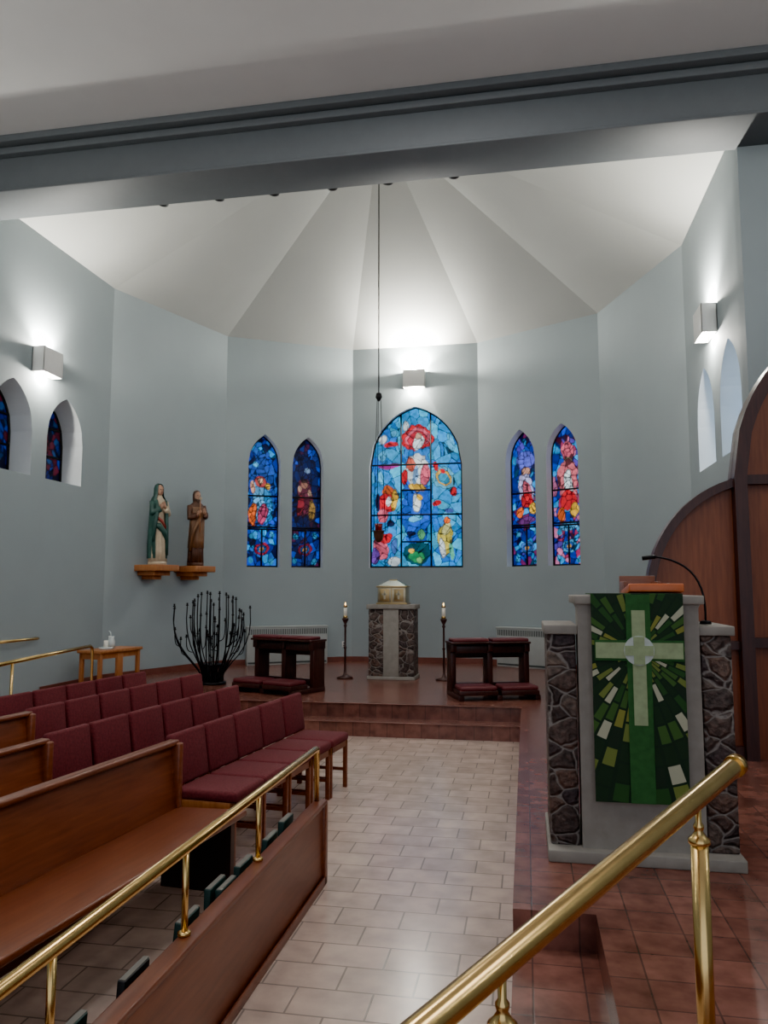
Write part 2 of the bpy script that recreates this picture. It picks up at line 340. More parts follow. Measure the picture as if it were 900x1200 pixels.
for i in range(8):
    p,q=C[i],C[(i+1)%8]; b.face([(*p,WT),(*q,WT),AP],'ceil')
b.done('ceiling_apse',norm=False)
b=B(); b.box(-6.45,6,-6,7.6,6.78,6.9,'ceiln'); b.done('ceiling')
b=B(); b.box(2.2,6,BY,BY+.2,PZ+.01,6.2,'wall'); b.done('wall_front_right')
b=B(); b.box(6,6.15,-6,BY,0,6.8,'wall'); b.done('wall_nave_right')
b=B(); b.box(-6.45,-6.3,-6,BY+.02,0,6.8,'wall'); b.done('wall_nave_left')
b=B(); b.box(-6.45,6,-6,15,-.1,0,'nave'); b.done('floor')
b=B()
b.box(-6.3,6,7.42,8.0,6.2,6.6,'beam',.012); b.box(-6.3,6,7.34,8.0,6.60,6.68,'beam',.01); b.box(-6.3,6,7.26,8.0,6.70,6.78,'beam',.01); b.box(-6.3,6,7.38,8.0,6.18,6.215,'beam',.008)
b.box(-6.3,6,7.6,8.0,6.6,7.0,'beam')
b.done('ceiling_beam')
b=B()
b.prism([(-.08,9.25),(-.08,3.53),(.27,3.53),(.27,-3),(5.99,-3),(5.99,7.94),(2.2,7.94),(2.2,10.76),(1.3,13.27),(-.83,14.5),(-3.29,14.5),(-5.42,13.27),(-6.29,10.76),(-6.29,9.25)],0,PZ,'plat')
b.prism([(-6.29,8.9),(-.08,8.9),(-.08,9.25),(-6.29,9.25)],0,.16,'plat')
b.prism([(-.08,-3),(.27,-3),(.27,3.53),(-.08,3.53)],0,.16,'plat')
b.done('sanctuary_platform')
b=B()
b.box(-6.28,-.07,9.23,9.26,PZ,PZ+.006,'base',.002); b.box(-6.28,-.07,8.885,8.92,.16,.166,'base',.002)
b.done('trim_1')
for X in(-4.14,-3.44,-2.77,-2.08,-1.44,-.70):
    b=B(); b.lathe([(.02,.20),(.02,.08),(.055,.08),(.06,.0),(.05,.0),(.045,.03)],'can',seg=14)
    b.done('ceiling_spotlight',(X,8.08,6.23))
    l=bpy.data.lights.new('spot','SPOT'); l.energy=30; l.spot_size=math.radians(60); l.spot_blend=.9; l.shadow_soft_size=.06; l.color=(1,.96,.90)
    o=bpy.data.objects.new('spotlight_beam',l); scene.collection.objects.link(o); o.location=(X,8.08,6.17); o.rotation_euler=(Vector((CX+(X-CX)*1.5,11.5,0))-Vector((X,8.08,6.17))).to_track_quat('-Z','Y').to_euler()
def sconce(loc,rz,e,es,dn=.22,name='wall_sconce'):
    b=B(); w,h,d,t=.21,.17,.17,.012
    b.box(-w,w,-d,-d+t,-h,h,'white',.003); b.box(-w,-w+t,-d,0,-h,h,'white',.003); b.box(w-t,w,-d,0,-h,h,'white',.003); b.box(-w,w,-t,0,-h,h,'white',.003)
    b.lathe([(.02,-.10),(.035,-.08),(.035,.12),(.02,.15)],'bulb',(0,-.085,0),10)
    b.done(name,loc,rz)
    R=Matrix.Rotation(rz,3,'Z')
    def put(l,off,dr=None):
        l.shadow_soft_size=.03; l.color=(1,.96,.87)
        o=bpy.data.objects.new('sconce_lamp',l); scene.collection.objects.link(o); o.location=Vector(loc)+R@Vector(off)
        if dr is not None: o.rotation_euler=(R@Vector(dr)).to_track_quat('-Z','Y').to_euler()
    l=bpy.data.lights.new('sconce_fill','POINT'); l.energy=e; put(l,(0,-.08,.19))
    if dn>0: l=bpy.data.lights.new('sconce_down','POINT'); l.energy=e*dn; put(l,(0,-.08,-.19))
    if es>0:
        for sx in(-.12,.12):
            l=bpy.data.lights.new('sconce_up','SPOT'); l.energy=es*.5; l.spot_size=math.radians(130); l.spot_blend=1.0; put(l,(sx,-.07,.18),(0,-.02,1))
sconce((CX,14.495,5.74),0,330,1500,.22)
sconce((-6.295,9.02,4.70),math.radians(90),120,420,.55)
sconce((2.195,9.22,4.78),math.radians(-90),120,450,.55)
sconce((-6.295,2.5,4.9),math.radians(90),200,0,.1); sconce((5.995,2.5,4.9),math.radians(-90),200,0,.1)  # unseen pair on the nave side walls, added to brighten the nave ceiling
# ---------------------------------------------------------------- tabernacle pedestal
b=B()
b.box(-.37,.37,-.27,.27,0,.05,'conc',.006)
b.box(-.35,-.12,-.25,.25,.05,1.07,'stone',.01); b.box(.12,.35,-.25,.25,.05,1.07,'stone',.01); b.box(-.12,.12,-.26,.22,.05,1.07,'conc',.006)
b.box(-.38,.38,-.28,.28,1.07,1.14,'conc',.008)
b.done('tabernacle_pedestal',(CX+.01,11.95,PZ))
b=B()
b.box(-.22,.22,-.18,.18,0,.27,'silver',.008); b.box(-.24,.24,-.2,.2,.0,.025,'gold',.004); b.box(-.24,.24,-.2,.2,.26,.285,'gold',.004)
b.face([(-.22,-.18,.285),(.22,-.18,.285),(.06,-.04,.37),(-.06,-.04,.37)],'roof'); b.face([(.22,-.18,.285),(.22,.18,.285),(.06,.04,.37),(.06,-.04,.37)],'roof')
b.face([(.22,.18,.285),(-.22,.18,.285),(-.06,.04,.37),(.06,.04,.37)],'roof'); b.face([(-.22,.18,.285),(-.22,-.18,.285),(-.06,-.04,.37),(-.06,.04,.37)],'roof'); b.box(-.06,.06,-.04,.04,.36,.385,'gold',.004)
b.box(-.01,.01,-.19,-.17,.03,.25,'gold')
for sx in(-.11,.11):
    b.box(sx-.075,sx+.075,-.187,-.178,.05,.235,'gold',.003); b.box(sx-.012,sx+.012,-.194,-.18,.08,.21,'silver'); b.box(sx-.04,sx+.04,-.194,-.18,.145,.168,'silver')
b.done('tabernacle',(CX+.01,11.95,PZ+1.14))
def candle(loc):
    b=B(); b.lathe([(.13,0),(.13,.02),(.05,.04),(.025,.07),(.018,.12),(.016,.45),(.028,.47),(.016,.49),(.016,.78),(.03,.81),(.016,.83),(.05,.90),(.055,.92),(.03,.925)],'dark',seg=14)
    b.lathe([(.035,.92),(.035,.96),(.03,.961)],'brass',seg=14)
    b.lathe([(.028,.955),(.028,1.10),(.01,1.105)],'wax',seg=14); b.lathe([(.03,1.09),(.032,1.12),(.015,1.125)],'brass',seg=12); b.lathe([(.004,1.12),(.012,1.14),(.002,1.17)],'flame',seg=8)
    return b.done('candle_stand',loc)
candle((-2.78,11.8,PZ)); candle((-1.24,11.8,PZ))
b=B()
b.tube([(0,0,8.74),(0,0,4.55)],.010,'black',6)
b.lathe([(.0,4.56),(.04,4.54),(.05,4.48),(.01,4.42)],'black',seg=12)
for a in range(3):
    t=a*2.094+.5; b.tube([(.03*math.cos(t),.03*math.sin(t),4.48),(.10*math.cos(t),.10*math.sin(t),2.52)],.005,'black',5)
b.lathe([(.02,2.36),(.05,2.39),(.07,2.44),(.08,2.52),(.10,2.53),(.085,2.53)],'robe',seg=18); b.lathe([(.05,2.50),(.055,2.60),(.06,2.63),(.04,2.63)],'ruby',seg=16)
b.done('hanging_sanctuary_lamp',(-2.06,10.8,0))
def radiator(i,s,w):
    p0,p1=C[i],C[i+1]; n=outn(p0,p1); o,d=at(p0,p1,s,PZ); o-=n*.025
    ang=math.atan2(-n.x,n.y); H=.70
    b=B(); b.box(-w/2,w/2,-.16,0,.0,H-.02,'radiator',.008); b.box(-w/2-.01,w/2+.01,-.17,0,H-.03,H,'radiator',.005)
    for k in range(int(w/.035)):
        x=-w/2+.03+k*.035
        if x<w/2-.03: b.box(x,x+.018,-.164,-.155,H-.15,H-.05,'radslot')
    b.box(-w/2+.02,w/2-.02,-.164,-.155,.03,.06,'radslot')
    b.done('radiator',tuple(o),ang)
radiator(2,1.18,1.5); radiator(4,1.05,1.2)
def outlet(i,s,z):
    p0,p1=C[i],C[i+1]; n=outn(p0,p1); o,d=at(p0,p1,s,z); ang=math.atan2(-n.x,n.y)
    b=B(); b.box(-.035,.035,-.008,0,-.055,.055,'white',.003); b.box(-.012,.012,-.011,-.006,-.035,-.01,'radslot'); b.box(-.012,.012,-.011,-.006,.01,.035,'radslot')
    b.done('wall_outlet',tuple(o-n*.001),ang)
outlet(4,.25,.62); outlet(2,2.3,.65)
# ---------------------------------------------------------------- prie-dieu
def kneeler(loc,rz):
    b=B(); w=.52
    for x in(-w,-.03,w-.06):
        b.box(x,x+.07,.02,.26,.06,.70,'dark',.006); b.box(x,x+.07,-.42,.28,0,.07,'dark',.006); b.box(x,x+.07,-.02,.28,.60,.72,'dark',.006)
    b.box(-w,w+.01,.23,.26,.50,.70,'dark',.004); b.box(-w,w+.01,.02,.05,.58,.68,'dark',.004); b.box(-w,w+.01,.2,.26,.06,.16,'dark',.004)
    for x in(-w-.01,.0):
        b.box(x,x+.535,-.06,.30,.71,.74,'dark',.006); b.box(x+.02,x+.51,-.05,.2,.735,.785,'pad',.018)
        b.box(x+.02,x+.51,-.44,-.08,.07,.13,'dark',.005); b.box(x+.03,x+.50,-.44,-.09,.12,.19,'pad',.025)
    b.done('double_kneeler',loc,rz,scale=(1,1,.94))
kneeler((-3.30,10.25,PZ),math.radians(-22)); kneeler((-.47,10.2,PZ),math.radians(18))
# ---------------------------------------------------------------- branching candelabrum
b=B()
b.lathe([(.20,0),(.20,.03),(.17,.04),(.15,.05)],'black',seg=20)
b.lathe([(.165,.26),(.175,.27),(.175,.29),(.155,.29)],'black',seg=20)
for k in range(12):
    t=k*math.pi/6; b.tube([(.15*math.cos(t),.15*math.sin(t),.03),(.16*math.cos(t),.16*math.sin(t),.28)],.012,'black',5)
rng=random.Random(5)
def cup(p): b.lathe([(.006,0),(.022,.012),(.024,.018),(.014,.02),(.014,.05),(.006,.05)],'black',tuple(p),seg=8)
for k in range(26):
    a=k*2*math.pi/26+rng.uniform(-.08,.08); R=rng.choice([.18,.32,.46,.57]); H=1.38-.50*(R/.56)**1.5*rng.uniform(.5,1.2)
    c,s=math.cos(a),math.sin(a)
    pts=bez((.13*c,.13*s,.02),(.17*c,.17*s,.35),(R*1.15*c,R*1.15*s,.35+.15*rng.random()),(R*c,R*s,H),10)
    b.tube(pts,[.012]*4+[.009]*7,'black',5); cup(pts[-1])
    q=pts[rng.choice([5,6,7])]; a2=a+rng.choice([-1,1])*rng.uniform(.5,1.2); dx,dy=math.cos(a2)*.11,math.sin(a2)*.11; hh=rng.uniform(.16,.34)
    tw=bez(q,q+Vector((dx*.9,dy*.9,.01)),q+Vector((dx,dy,.06)),q+Vector((dx,dy,hh)),6); b.tube(tw,.007,'black',5); cup(tw[-1])
b.done('branching_candelabrum',(-4.52,10.75,PZ))
# ---------------------------------------------------------------- side table
b=B()
b.box(-.45,.45,-.2,.2,.50,.54,'oak',.006)
for x in(-.42,.37,):
    for y in(-.18,.13): b.box(x,x+.05,y,y+.05,0,.5,'oak',.004)
b.box(-.42,.42,-.16,-.14,.42,.5,'oak'); b.box(-.42,.42,.14,.16,.42,.5,'oak'); b.box(-.06,.06,-.17,-.13,.0,.5,'oak',.003)
b.box(-.42,-.39,-.15,.15,.42,.5,'oak'); b.box(.39,.42,-.15,.15,.42,.5,'oak')
b.done('side_table',(-5.80,10.15,PZ),math.radians(80))
b=B(); b.lathe([(.05,0),(.055,.1),(.04,.14),(.045,.17),(.03,.17)],'clearglass',(0,0,0),16); b.lathe([(.09,0),(.1,.03),(.08,.03)],'clearglass',(.02,-.17,0),16); b.lathe([(.03,0),(.03,.09),(.02,.09)],'wax',(.02,-.17,.03),10)
b.tube([(.0,0,.15),(-.02,.01,.22),(-.05,.02,.24)],.008,'clearglass',6)
b.done('glass_cruets',(-5.80,10.15,PZ+.54))
# ---------------------------------------------------------------- statues
def ringp(cx,cy,z,rx,ry,n=40,fold=0,nf=9,ph=0,a0=0,a1=2*math.pi):
    out=[]
    for i in range(n):
        a=a0+(a1-a0)*i/n; f=1+fold*math.sin(nf*a+ph+z*2)
        out.append((cx+rx*f*math.cos(a),cy+ry*f*math.sin(a),z))
    return out
def head(b,c,r,skin,hair,beard=False,tilt=0):
    prof=[(-1.15,.35,.4,.0),(-1.0,.55,.6,-.10),(-.75,.70,.78,-.10),(-.4,.80,.9,-.06),(0,.86,1.0,0),(.4,.84,1.0,.03),(.75,.66,.82,.05),(1.0,.35,.45,.05),(1.08,.08,.1,.05)]
    b.loft([ringp(c[0],c[1]+dy*r,c[2]+z*r,rx*r,ry*r,20) for z,rx,ry,dy in prof],skin)
    b.tube([(c[0],c[1]-.98*r,c[2]+.1*r),(c[0],c[1]-1.18*r,c[2]-.28*r),(c[0],c[1]-1.0*r,c[2]-.36*r)],[.08*r,.15*r,.1*r],skin,8)
    for sx in(-.32,.32):
        b.tube([(c[0]+sx*r-.13*r,c[1]-.93*r,c[2]+.05*r),(c[0]+sx*r+.13*r,c[1]-.93*r,c[2]+.05*r)],.07*r,hair,6)
        b.tube([(c[0]+sx*2.6*r,c[1]+.05*r,c[2]-.15*r),(c[0]+sx*2.6*r,c[1]+.05*r,c[2]+.12*r)],.12*r,skin,6)
    b.tube([(c[0]-.2*r,c[1]-.90*r,c[2]-.58*r),(c[0]+.2*r,c[1]-.90*r,c[2]-.58*r)],.055*r,'red',6)
    if beard: b.loft([ringp(c[0],c[1]-.28*r+dy*r,c[2]+z*r,rx*r,ry*r,16) for z,rx,ry,dy in[(-1.7,.15,.15,-.25),(-1.4,.4,.4,-.15),(-1.0,.66,.58,0),(-.7,.75,.62,.05),(-.45,.8,.5,.3)]],hair)
def arm(b,sh,el,wr,m,skin,hd):
    b.tube([sh,(Vector(sh)+Vector(el))/2,el,(Vector(el)+Vector(wr))/2,wr],[.058,.055,.052,.054,.05],m,10)
    w=Vector(wr); h=Vector(hd); d=(h-w).normalized()
    b.tube([w-d*.01,w+d*.035,w+d*.07],[.02,.028,.022],skin,8)
    side=d.cross(Vector((0,1,0)));side=side.normalized() if side.length>.1 else Vector((1,0,0))
    for k in range(4):
        o=side*(k-1.5)*.013; b.tube([w+d*.06+o,w+d*.09+o,w+d*(.115-.006*abs(k-1.5))+o+Vector((0,.008,0))],[.0085,.008,.006],skin,6)
    b.tube([w+d*.02+side*.025,w+d*.05+side*.035,w+d*.075+side*.03],[.01,.009,.006],skin,6)
def mary(loc,rz):
    b=B()
    b.lathe([(.17,0),(.17,.04),(.15,.05)],'cream',seg=24)
    b.loft([ringp(0,0,z,rx,ry,48,f,11) for z,rx,ry,f in[(.05,.165,.14,.10),(.2,.15,.13,.10),(.45,.145,.12,.08),(.65,.135,.105,.05),(.78,.115,.09,.03),(.9,.13,.095,.02),(1.0,.13,.09,.01),(1.05,.07,.06,0),(1.12,.04,.04,0)]],'cream')
    head(b,(0,-.02,1.17),.075,'skin','hair')
    a0,a1=math.radians(-52),math.radians(232)
    def mr(z,rx,ry,f,dy=.015,w=0): 
        n=44; out=[]
        for i in range(n+1):
            a=a0+w+(a1-a0-2*w)*i/n; g=1+f*math.sin(8*a+z*3); out.append((rx*g*math.cos(a),dy+ry*g*math.sin(a),z))
        return out
    outer=[mr(.10,.17,.17,.08),mr(.3,.18,.165,.08),mr(.55,.18,.155,.06),mr(.8,.17,.13,.04),mr(.95,.165,.12,.02),mr(1.03,.14,.105,.01),mr(1.08,.10,.09,0),mr(1.14,.092,.095,0),mr(1.2,.09,.1,0),mr(1.25,.07,.08,0),mr(1.275,.03,.04,0)]
    b.loft(outer,'teal',closed=False,caps=False)
    b.tube([( .13,-.10,.15),(.12,-.11,.5),(.10,-.11,.8),(.10,-.06,1.0)],[.03,.03,.035,.03],'teal',8)
    b.tube([(-.14,-.08,.35),(-.13,-.11,.6),(-.09,-.12,.85),(-.09,-.06,1.0)],[.03,.035,.04,.03],'teal',8)
    b.tube([(-.14,-.07,.62),(-.05,-.12,.60),(.06,-.12,.50),(.14,-.08,.34)],[.035,.05,.05,.035],'teal',8)
    b.tube([(-.12,-.10,.75),(0,-.125,.68),(.12,-.1,.55)],[.02,.025,.02],'red',8)
    arm(b,(-.13,.0,.98),(-.16,-.06,.80),(-.04,-.15,.87),'teal','skin',(0,-.17,.96))
    arm(b,(.13,.0,.98),(.16,-.06,.80),(.05,-.15,.88),'cream','skin',(.01,-.17,.96))
    b.done('virgin_mary_statue',loc,rz,scale=(.86,.9,1.03))
def joseph(loc,rz):
    b=B()
    b.lathe([(.16,0),(.16,.05),(.14,.06)],'robe',seg=24)
    b.loft([ringp(0,0,z,rx,ry,48,f,10) for z,rx,ry,f in[(.05,.15,.13,.10),(.25,.14,.12,.10),(.45,.14,.12,.08),(.65,.13,.105,.05),(.8,.12,.095,.03),(.92,.14,.1,.02),(1.02,.14,.09,.01),(1.07,.07,.06,0),(1.12,.045,.045,0)]],'robe')
    head(b,(0,-.02,1.17),.075,'skin','hair',True)
    b.loft([ringp(0,.012,z,rx,ry,20) for z,rx,ry in[(1.05,.07,.05),(1.12,.08,.065),(1.2,.078,.08),(1.25,.06,.065),(1.27,.02,.03)]],'hair')
    b.loft([ringp(.02*t,-.012,.3+.68*t,.155-.01*t,.135-.03*t,40,.07*(1-t)+.02,7,1) for t in[0,.2,.4,.6,.8,.95,1]],'robe2')
    b.tube([(-.15,-.06,.25),(-.13,-.12,.55),(-.02,-.15,.75),(.12,-.09,.9)],[.03,.04,.04,.03],'robe2',8)
    arm(b,(-.14,0,1.0),(-.17,-.05,.80),(-.07,-.17,.84),'robe','skin',(-.02,-.2,.9))
    arm(b,(.14,0,1.0),(.17,-.06,.82),(.1,-.18,.86),'robe','skin',(.06,-.21,.93))
    b.tube([(-.03,-.22,.55),(-.03,-.21,.9),(-.02,-.20,1.1)],.008,'oak',6)
    for k in range(5):
        t=k*1.256; b.tube([(-.02,-.2,1.08),(-.02+.025*math.cos(t),-.2+.025*math.sin(t),1.13)],[.006,.012],'cream',6)
    b.done('saint_joseph_statue',loc,rz,scale=(.86,.88,1.02))
nA=outn(C[1],C[2]); angA=math.atan2(-nA.x,nA.y)
for i,(X,Y) in enumerate(((-5.79,11.45),(-5.50,12.25))):
    b=B(); b.box(-.24,.24,-.24,.26,-.10,0,'oak',.008); b.box(-.17,.17,-.12,.26,-.17,-.10,'oak',.006); b.box(-.08,.08,-.02,.26,-.23,-.17,'oak',.006)
    b.done('statue_shelf',(X,Y,2.08),angA)
mary((-5.79,11.45,2.08),math.radians(55)); joseph((-5.50,12.25,2.08),math.radians(50))
# ---------------------------------------------------------------- ambo
AX=.565
b=B()
b.box(-.475,.475,-.06,.62,0,.06,'conc',.006)
b.box(-.46,-.31,.03,.55,.06,1.14,'stone',.01); b.box(.315,.465,.03,.55,.06,1.14,'stone',.01)
b.box(-.475,-.30,.01,.57,1.14,1.19,'conc',.006); b.box(.30,.48,.01,.57,1.14,1.19,'conc',.006)
b.prismxz([(-.30,.06),(.305,.06),(.305,1.28),(.32,1.31),(-.315,1.31),(-.30,1.28)],0.0,.16,'conc')
b.box(-.315,.33,-.03,.52,1.30,1.345,'conc',.006)
b.box(-.02,.26,.10,.46,1.345,1.39,'orange',.006,Matrix.Rotation(math.radians(-6),3,'X'))
b.box(.02,.22,.12,.40,1.385,1.405,'orange',.004)
b.done('stone_ambo',(AX,4.2,PZ))
def banner():
    m,nt,bs=newmat('banner_patchwork')
    tc=N(nt,'ShaderNodeTexCoord'); sp=N(nt,'ShaderNodeSeparateXYZ'); nt.links.new(tc.outputs['Object'],sp.inputs[0])
    def mth(op,a,b=None):
        n=N(nt,'ShaderNodeMath',operation=op)
        for i,v in enumerate((a,b)):
            if v is None: continue
            if isinstance(v,(int,float)): n.inputs[i].default_value=v
            else: nt.links.new(v,n.inputs[i])
        return n.outputs[0]
    x=sp.outputs[0]; z=sp.outputs[2]
    ang=mth('ARCTAN2',z,x); rad=mth('SQRT',mth('ADD',mth('MULTIPLY',x,x),mth('MULTIPLY',z,z)))
    AS=7.3; RS=10
    cx=mth('FLOOR',mth('MULTIPLY',ang,AS))
    wn0=N(nt,'ShaderNodeTexWhiteNoise',noise_dimensions='1D'); nt.links.new(cx,wn0.inputs['W'])
    rv=mth('ADD',mth('MULTIPLY',rad,RS),mth('MULTIPLY',wn0.outputs['Value'],5))
    rc=mth('FLOOR',rv)
    cb=N(nt,'ShaderNodeCombineXYZ'); nt.links.new(cx,cb.inputs[0]); nt.links.new(rc,cb.inputs[1])
    wn_=N(nt,'ShaderNodeTexWhiteNoise',noise_dimensions='3D'); nt.links.new(cb.outputs[0],wn_.inputs['Vector'])
    r=ramp(nt,[(0,(.014,.035,.015)),(.24,(.025,.075,.020)),(.42,(.05,.11,.027)),(.54,(.015,.03,.016)),(.66,(.15,.19,.045)),(.77,(.42,.42,.30)),(.90,(.22,.22,.045))],'CONSTANT')
    nt.links.new(wn_.outputs['Value'],r.inputs['Fac'])
    fx=mth('FRACT',mth('MULTIPLY',ang,AS)); ln=mth('LESS_THAN',mth('ABSOLUTE',mth('SUBTRACT',fx,.5)),.38)
    fr=mth('FRACT',rv); l2=mth('GREATER_THAN',fr,.12)
    mk=mth('MULTIPLY',ln,l2)
    mx=N(nt,'ShaderNodeMixRGB'); nt.links.new(mk,mx.inputs['Fac']); mx.inputs['Color1'].default_value=(.012,.03,.015,1); nt.links.new(r.outputs['Color'],mx.inputs['Color2'])
    nt.links.new(mx.outputs['Color'],bs.inputs['Base Color']); bs.inputs['Roughness'].default_value=.85
    M['patch']=m
    M['bgreen']=simple('banner_green',(.030,.105,.030),.85,var=.15,scale=30); M['bpale']=simple('banner_pale',(.30,.37,.20),.85,var=.12,scale=30); M['bsil']=simple('banner_silver',(.50,.55,.52),.7,var=.12,scale=30)
    b=B()
    zt,zb=.290,-.755; w=.228
    b.box(-w,w,-.004,.004,zb,zt,'patch')
    b.box(-w,w,-.004,.36,zt,zt+.006,'patch')
    b.box(-.055,.065,-.008,-.003,zb,zt,'bgreen'); b.box(-.028,.038,-.011,-.004,-.37,zt-.08,'bpale')
    b.box(-.21,.22,-.012,-.005,-.035,.045,'bpale'); b.box(-.215,.225,-.0085,-.004,-.047,.057,'bgreen')
    k=24
    b.prismxz([(.005+.075*math.cos(a*2*math.pi/k),.005+.075*math.sin(a*2*math.pi/k)) for a in range(k)],-.015,-.008,'bsil')
    b.box(-.022,.032,-.019,-.012,-.065,.075,'bpale'); b.box(-.065,.075,-.0195,-.012,-.02,.03,'bpale')
    b.done('ambo_banner',(AX-.005,4.16,PZ+1.060))
banner()
b=B()
b.lathe([(.03,0),(.03,.015),(.012,.02)],'black',(0,0,0),12)
b.tube(bez((0,0,.01),(.02,.03,.22),(-.04,.05,.34),(-.24,.10,.37),12),.006,'black',6); b.tube([(-.23,.10,.368),(-.30,.115,.36)],[.011,.013],'black',8)
b.done('gooseneck_microphone',(.95,4.42,PZ+1.191))
b=B()
b.box(-.03,.03,.1,.16,.02,1.28,'wood',.004); b.box(-.15,.15,0,.3,0,.03,'wood',.004)
b.box(-.12,.12,.0,.26,1.27,1.30,'wood',.004); b.box(-.12,-.10,.0,.26,1.29,1.43,'wood',.004); b.box(.10,.12,.0,.26,1.29,1.43,'wood',.004); b.box(-.12,.12,.24,.26,1.29,1.47,'wood',.004)
b.done('credence_stand',(.77,5.4,PZ))
# ---------------------------------------------------------------- arched wooden screen
b=B()
def arcpts(cx,cz,rx,rz,a0,a1,n): return [(cx+rx*math.cos(a0+(a1-a0)*i/n),cz+rz*math.sin(a0+(a1-a0)*i/n)) for i in range(n+1)]
for sgn in(1,-1):
    cxm=2.65; f=lambda pts:[(cxm+sgn*(x-cxm),z) for x,z in pts]
    outer=[(1.0,0)]+arcpts(1.95,1.28,.95,1.05,math.pi,math.pi*.56,16)+[(1.80,0)]
    b.prismxz(f(outer),.03,.07,'woodz')
    a=arcpts(1.95,1.28,.95,1.05,math.pi,math.pi*.56,16); i_=arcpts(1.95,1.28,.88,.98,math.pi,math.pi*.56,16)
    b.prismxz(f([(1.0,0)]+a+i_[::-1]+[(1.07,0)]),-.04,.10,'dark')
    b.prismxz(f([(1.06,.88),(1.76,.88),(1.76,.95),(1.06,.95)]),-.02,.08,'dark'); b.prismxz(f([(1.0,0),(1.8,0),(1.8,.1),(1.0,.1)]),-.03,.09,'dark')
w=.92; sp=2.3; rise=1.4
o=[(cx_,archtop((cx_-2.65)*.9999,w,sp,rise)) for cx_ in [2.65-w+2*w*i/32 for i in range(33)]]
b.prismxz([(2.65-w,0)]+o+[(2.65+w,0)],.02,.06,'woodz')
w2=w-.1; o2=[(cx_,archtop((cx_-2.65)*.9999,w2,sp,rise-.12)) for cx_ in [2.65-w2+2*w2*i/32 for i in range(33)]]
b.prismxz([(2.65-w,0)]+o+[(2.65+w,0)]+[(2.65+w2,0)]+o2[::-1]+[(2.65-w2,0)],-.08,.14,'dark')
b.box(2.61,2.69,-.05,.1,0,3.5,'dark'); 
for z in(.9,2.25): b.box(2.65-w2,2.65+w2,-.04,.1,z,z+.08,'dark')
b.done('arched_wooden_screen',(0,6.85,PZ))
# ---------------------------------------------------------------- pew front screen, rail, hymnals
b=B()
b.box(-1.22,-1.18,-2.0,4.51,0,.455,'woody',.004)
b.box(-1.175,-1.165,-2.0,4.5,.0,.05,'woody',.003); b.box(-1.24,-1.165,-2.0,4.52,.445,.47,'woody',.006); b.box(-1.24,-1.165,4.47,4.53,0,.45,'woody',.006)
b.box(-1.40,-1.22,-2.0,4.4,.14,.16,'woody'); b.box(-1.41,-1.39,-2.0,4.4,.14,.28,'woody',.003)
for y in(-1.9,0,1.45,2.9,4.38): b.box(-1.40,-1.22,y,y+.025,.0,.28,'woody')
b.done('pew_front_screen')
b=B()
b.tube([(-1.22,-2.0,.77),(-1.22,4.42,.77),(-1.22,4.455,.765),(-1.22,4.47,.74),(-1.22,4.472,.471)],[.02,.02,.02,.018,.014],'brass',12)
for y in(-1.3,-.5,.3,1.1,1.9,2.7,3.47): b.tube([(-1.22,y,.471),(-1.22,y,.76)],.012,'brass',10); b.lathe([(.024,0),(.024,.012),(.014,.016)],'brass',(-1.22,y,.471),12)
b.done('pew_brass_rail')
b=B(); rng=random.Random(9); y=.3
while y<4.2:
    cm=rng.choice(['bookg','bookg','bookb','bookk']); t=rng.uniform(.03,.04); h=rng.uniform(.21,.25)
    R=Matrix.Rotation(rng.uniform(-.12,.12),3,'Y')
    n=rng.choice([1,2,2])
    for q in range(n):
        x=-1.36+q*.05
        b.box(x,x+t,y,y+.17,.19,.19+h,cm,.004,R); b.box(x+.005,x+t-.005,y+.004,y+.172,.20,.192+h,'page',0,R)
    y+=rng.uniform(.24,.42)
b.done('hymnals')
# ---------------------------------------------------------------- pews
def pew(L):
    b=B()
    b.box(-L,0,-.035,.0,.38,.80,'wood',.006,Matrix.Rotation(math.radians(-7),3,'X'))
    b.box(-L,0,-.045,.02,.785,.815,'wood',.01)
    b.box(-L,0,-.49,-.03,.405,.44,'wood',.01,Matrix.Rotation(math.radians(-2),3,'X'))
    for x in(-.06,-L/2,-L+.02):
        b.prism([(x,-.42),(x+.045,-.42),(x+.045,.02),(x,.02)],0,.41,'dark')
    b.box(-.04,.005,-.07,.03,.40,.80,'wood',.01); 
    b.box(-L,0,.06,.10,.12,.15,'dark')
    b.box(-L,0,.03,.045,.05,.40,'wood')
    return b
th=math.radians(84)
p=pew(4.6).done('pew',(-2.07,4.36,0),th); inst(p,(-2.84,4.25,0),th); 
inst(p,(-3.58,5.15,0),th)
# ---------------------------------------------------------------- chairs
def chair():
    b=B(); w=.205
    b.box(-w,w,-.43,.0,.395,.465,'fabric',.025,seg=3)
    b.box(-w,w,-.005,.055,.46,.785,'fabric',.022,Matrix.Rotation(math.radians(-8),3,'X'),seg=3)
    for x in(-w+.005,w-.035):
        b.box(x,x+.03,-.42,-.385,0,.40,'wood',.004); b.box(x,x+.03,.0,.04,0,.42,'wood',.004)
        b.tube([(x+.015,.02,.4),(x+.015,.075,.70)],.015,'oak',6)
        b.box(x,x+.03,-.42,.03,.35,.40,'oak',.004); b.box(x+.005,x+.025,-.4,.02,.14,.165,'wood')
    b.box(-w+.02,w-.02,-.415,-.395,.35,.40,'wood'); b.box(-w+.02,w-.02,.01,.03,.35,.40,'wood'); b.box(-w+.02,w-.02,.05,.075,.48,.6,'oak',.003)
    return b.done('upholstered_chair',(0,0,0),0)
ch=chair(); first=True
d=Vector((math.sin(math.radians(6)),math.cos(math.radians(6)),0))
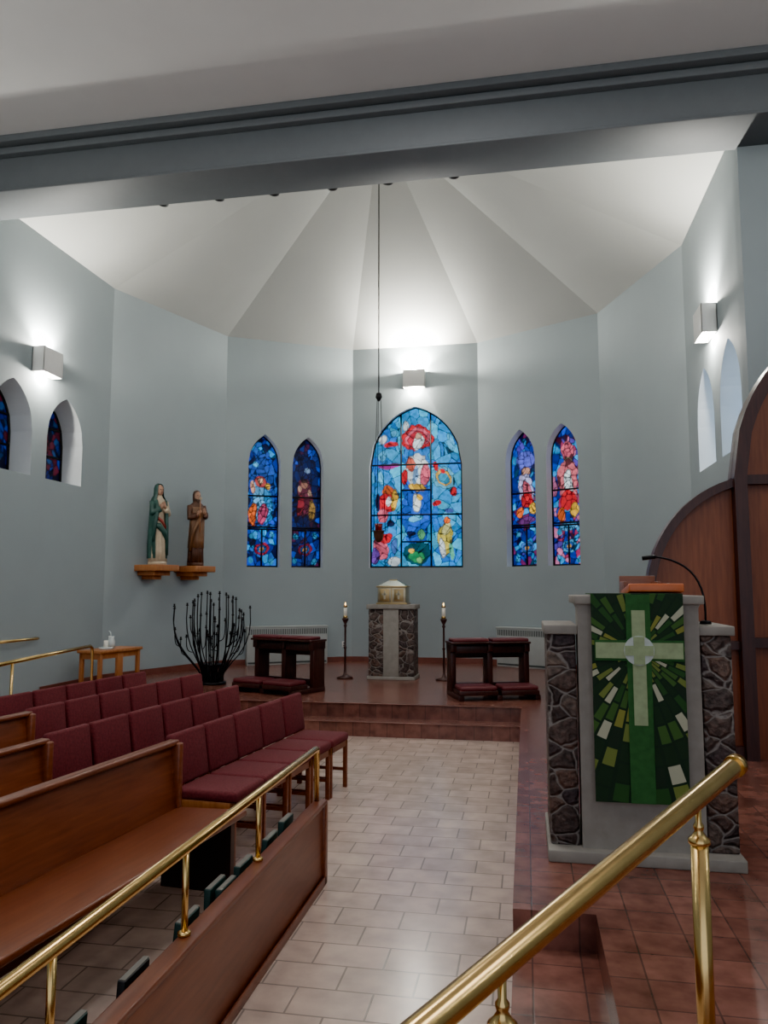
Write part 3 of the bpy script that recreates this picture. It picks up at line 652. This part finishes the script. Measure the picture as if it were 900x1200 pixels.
for (x,y,n,sp_) in((-2.16,4.82,5,.425),(-2.95,4.72,6,.44),(-3.72,5.62,6,.44),(-4.42,5.7,6,.44)):
    for k in range(n):
        q=Vector((x,y,0))+d*(sp_*k)
        if first: ch.location=q; ch.rotation_euler=(0,0,th); first=False
        else: inst(ch,q,th)
# ---------------------------------------------------------------- handrails
b=B()
P0=Vector((-.30,1.09,.975)); P1=Vector((.565,2.325,1.215))
dd=(P1-P0).normalized()
b.tube([P0-dd*.8,P0,P1-dd*.01,P1],[.026,.026,.026,.024],'brass',20)
b.tube([P1-dd*.02,P1+dd*.006],[.03,.03],'brass',20)
def post(t,zb):
    p=P0+(P1-P0)*t; h=p.z-.115
    b.lathe([(.022,0),(.022,h-zb)],'brass',(p.x,p.y,zb),16)
    b.lathe([(.022,0),(.027,.004),(.027,.014),(.018,.022),(.010,.034),(.013,.042),(.013,.048),(.008,.055),(.008,.10)],'brass',(p.x,p.y,h),16)
    b.lathe([(.05,0),(.05,.01),(.025,.02)],'brass',(p.x,p.y,zb),16)
post(.83,PZ+.001); post(.285,.161)
b.done('brass_stair_rail')
b=B()
b.tube([(-4.75,6.2,1.0),(-5.28,8.75,1.0),(-5.30,8.83,.97),(-5.31,8.86,.9),(-5.31,8.86,.0)],[.02,.02,.02,.018,.016],'brass',10); b.tube([(-4.85,6.7,0),(-4.85,6.7,.99)],.015,'brass',8)
b.done('brass_step_rail')
b=B()
b.tube([(-6.22,8.0,1.06),(-6.22,9.05,1.06),(-6.23,9.1,1.06),(-6.3,9.12,1.06)],.018,'brass',10); b.tube([(-6.22,8.2,1.05),(-6.3,8.2,1.0)],.01,'brass',8)
b.done('wall_handrail')
# ---------------------------------------------------------------- light
w=bpy.data.worlds.new('World'); scene.world=w; w.use_nodes=True
bg=w.node_tree.nodes['Background']; bg.inputs[0].default_value=(.80,.88,1,1); bg.inputs[1].default_value=1.0
def area(loc,target,size,e,col):  # added fill for the nave, out of view and without fixtures
    l=bpy.data.lights.new('nave_fill','AREA'); l.energy=e; l.size=size; l.color=col
    o=bpy.data.objects.new('nave_fill',l); scene.collection.objects.link(o); o.location=loc; o.rotation_euler=(Vector(target)-Vector(loc)).to_track_quat('-Z','Y').to_euler()
area((-3,1.5,6.7),(-3,1.5,0),2.0,50,(1,.97,.94))
area((-.8,5.2,6.7),(-.8,5.2,0),1.2,90,(1,.97,.95))
area((3.5,3,6.7),(2.0,3.5,0),2.0,80,(1,.97,.94))
# ---------------------------------------------------------------- camera
cam=bpy.data.cameras.new('camera'); co=bpy.data.objects.new('camera',cam); scene.collection.objects.link(co)
cam.sensor_fit='VERTICAL'; cam.sensor_height=36; cam.sensor_width=27; cam.lens=27; cam.clip_start=.05
co.location=(0,0,1.7); co.rotation_euler=(math.radians(90+5.71),0,math.radians(10.4))
scene.camera=co
scene.view_settings.view_transform='AgX'; scene.view_settings.look='AgX - Punchy'; scene.view_settings.exposure=.85
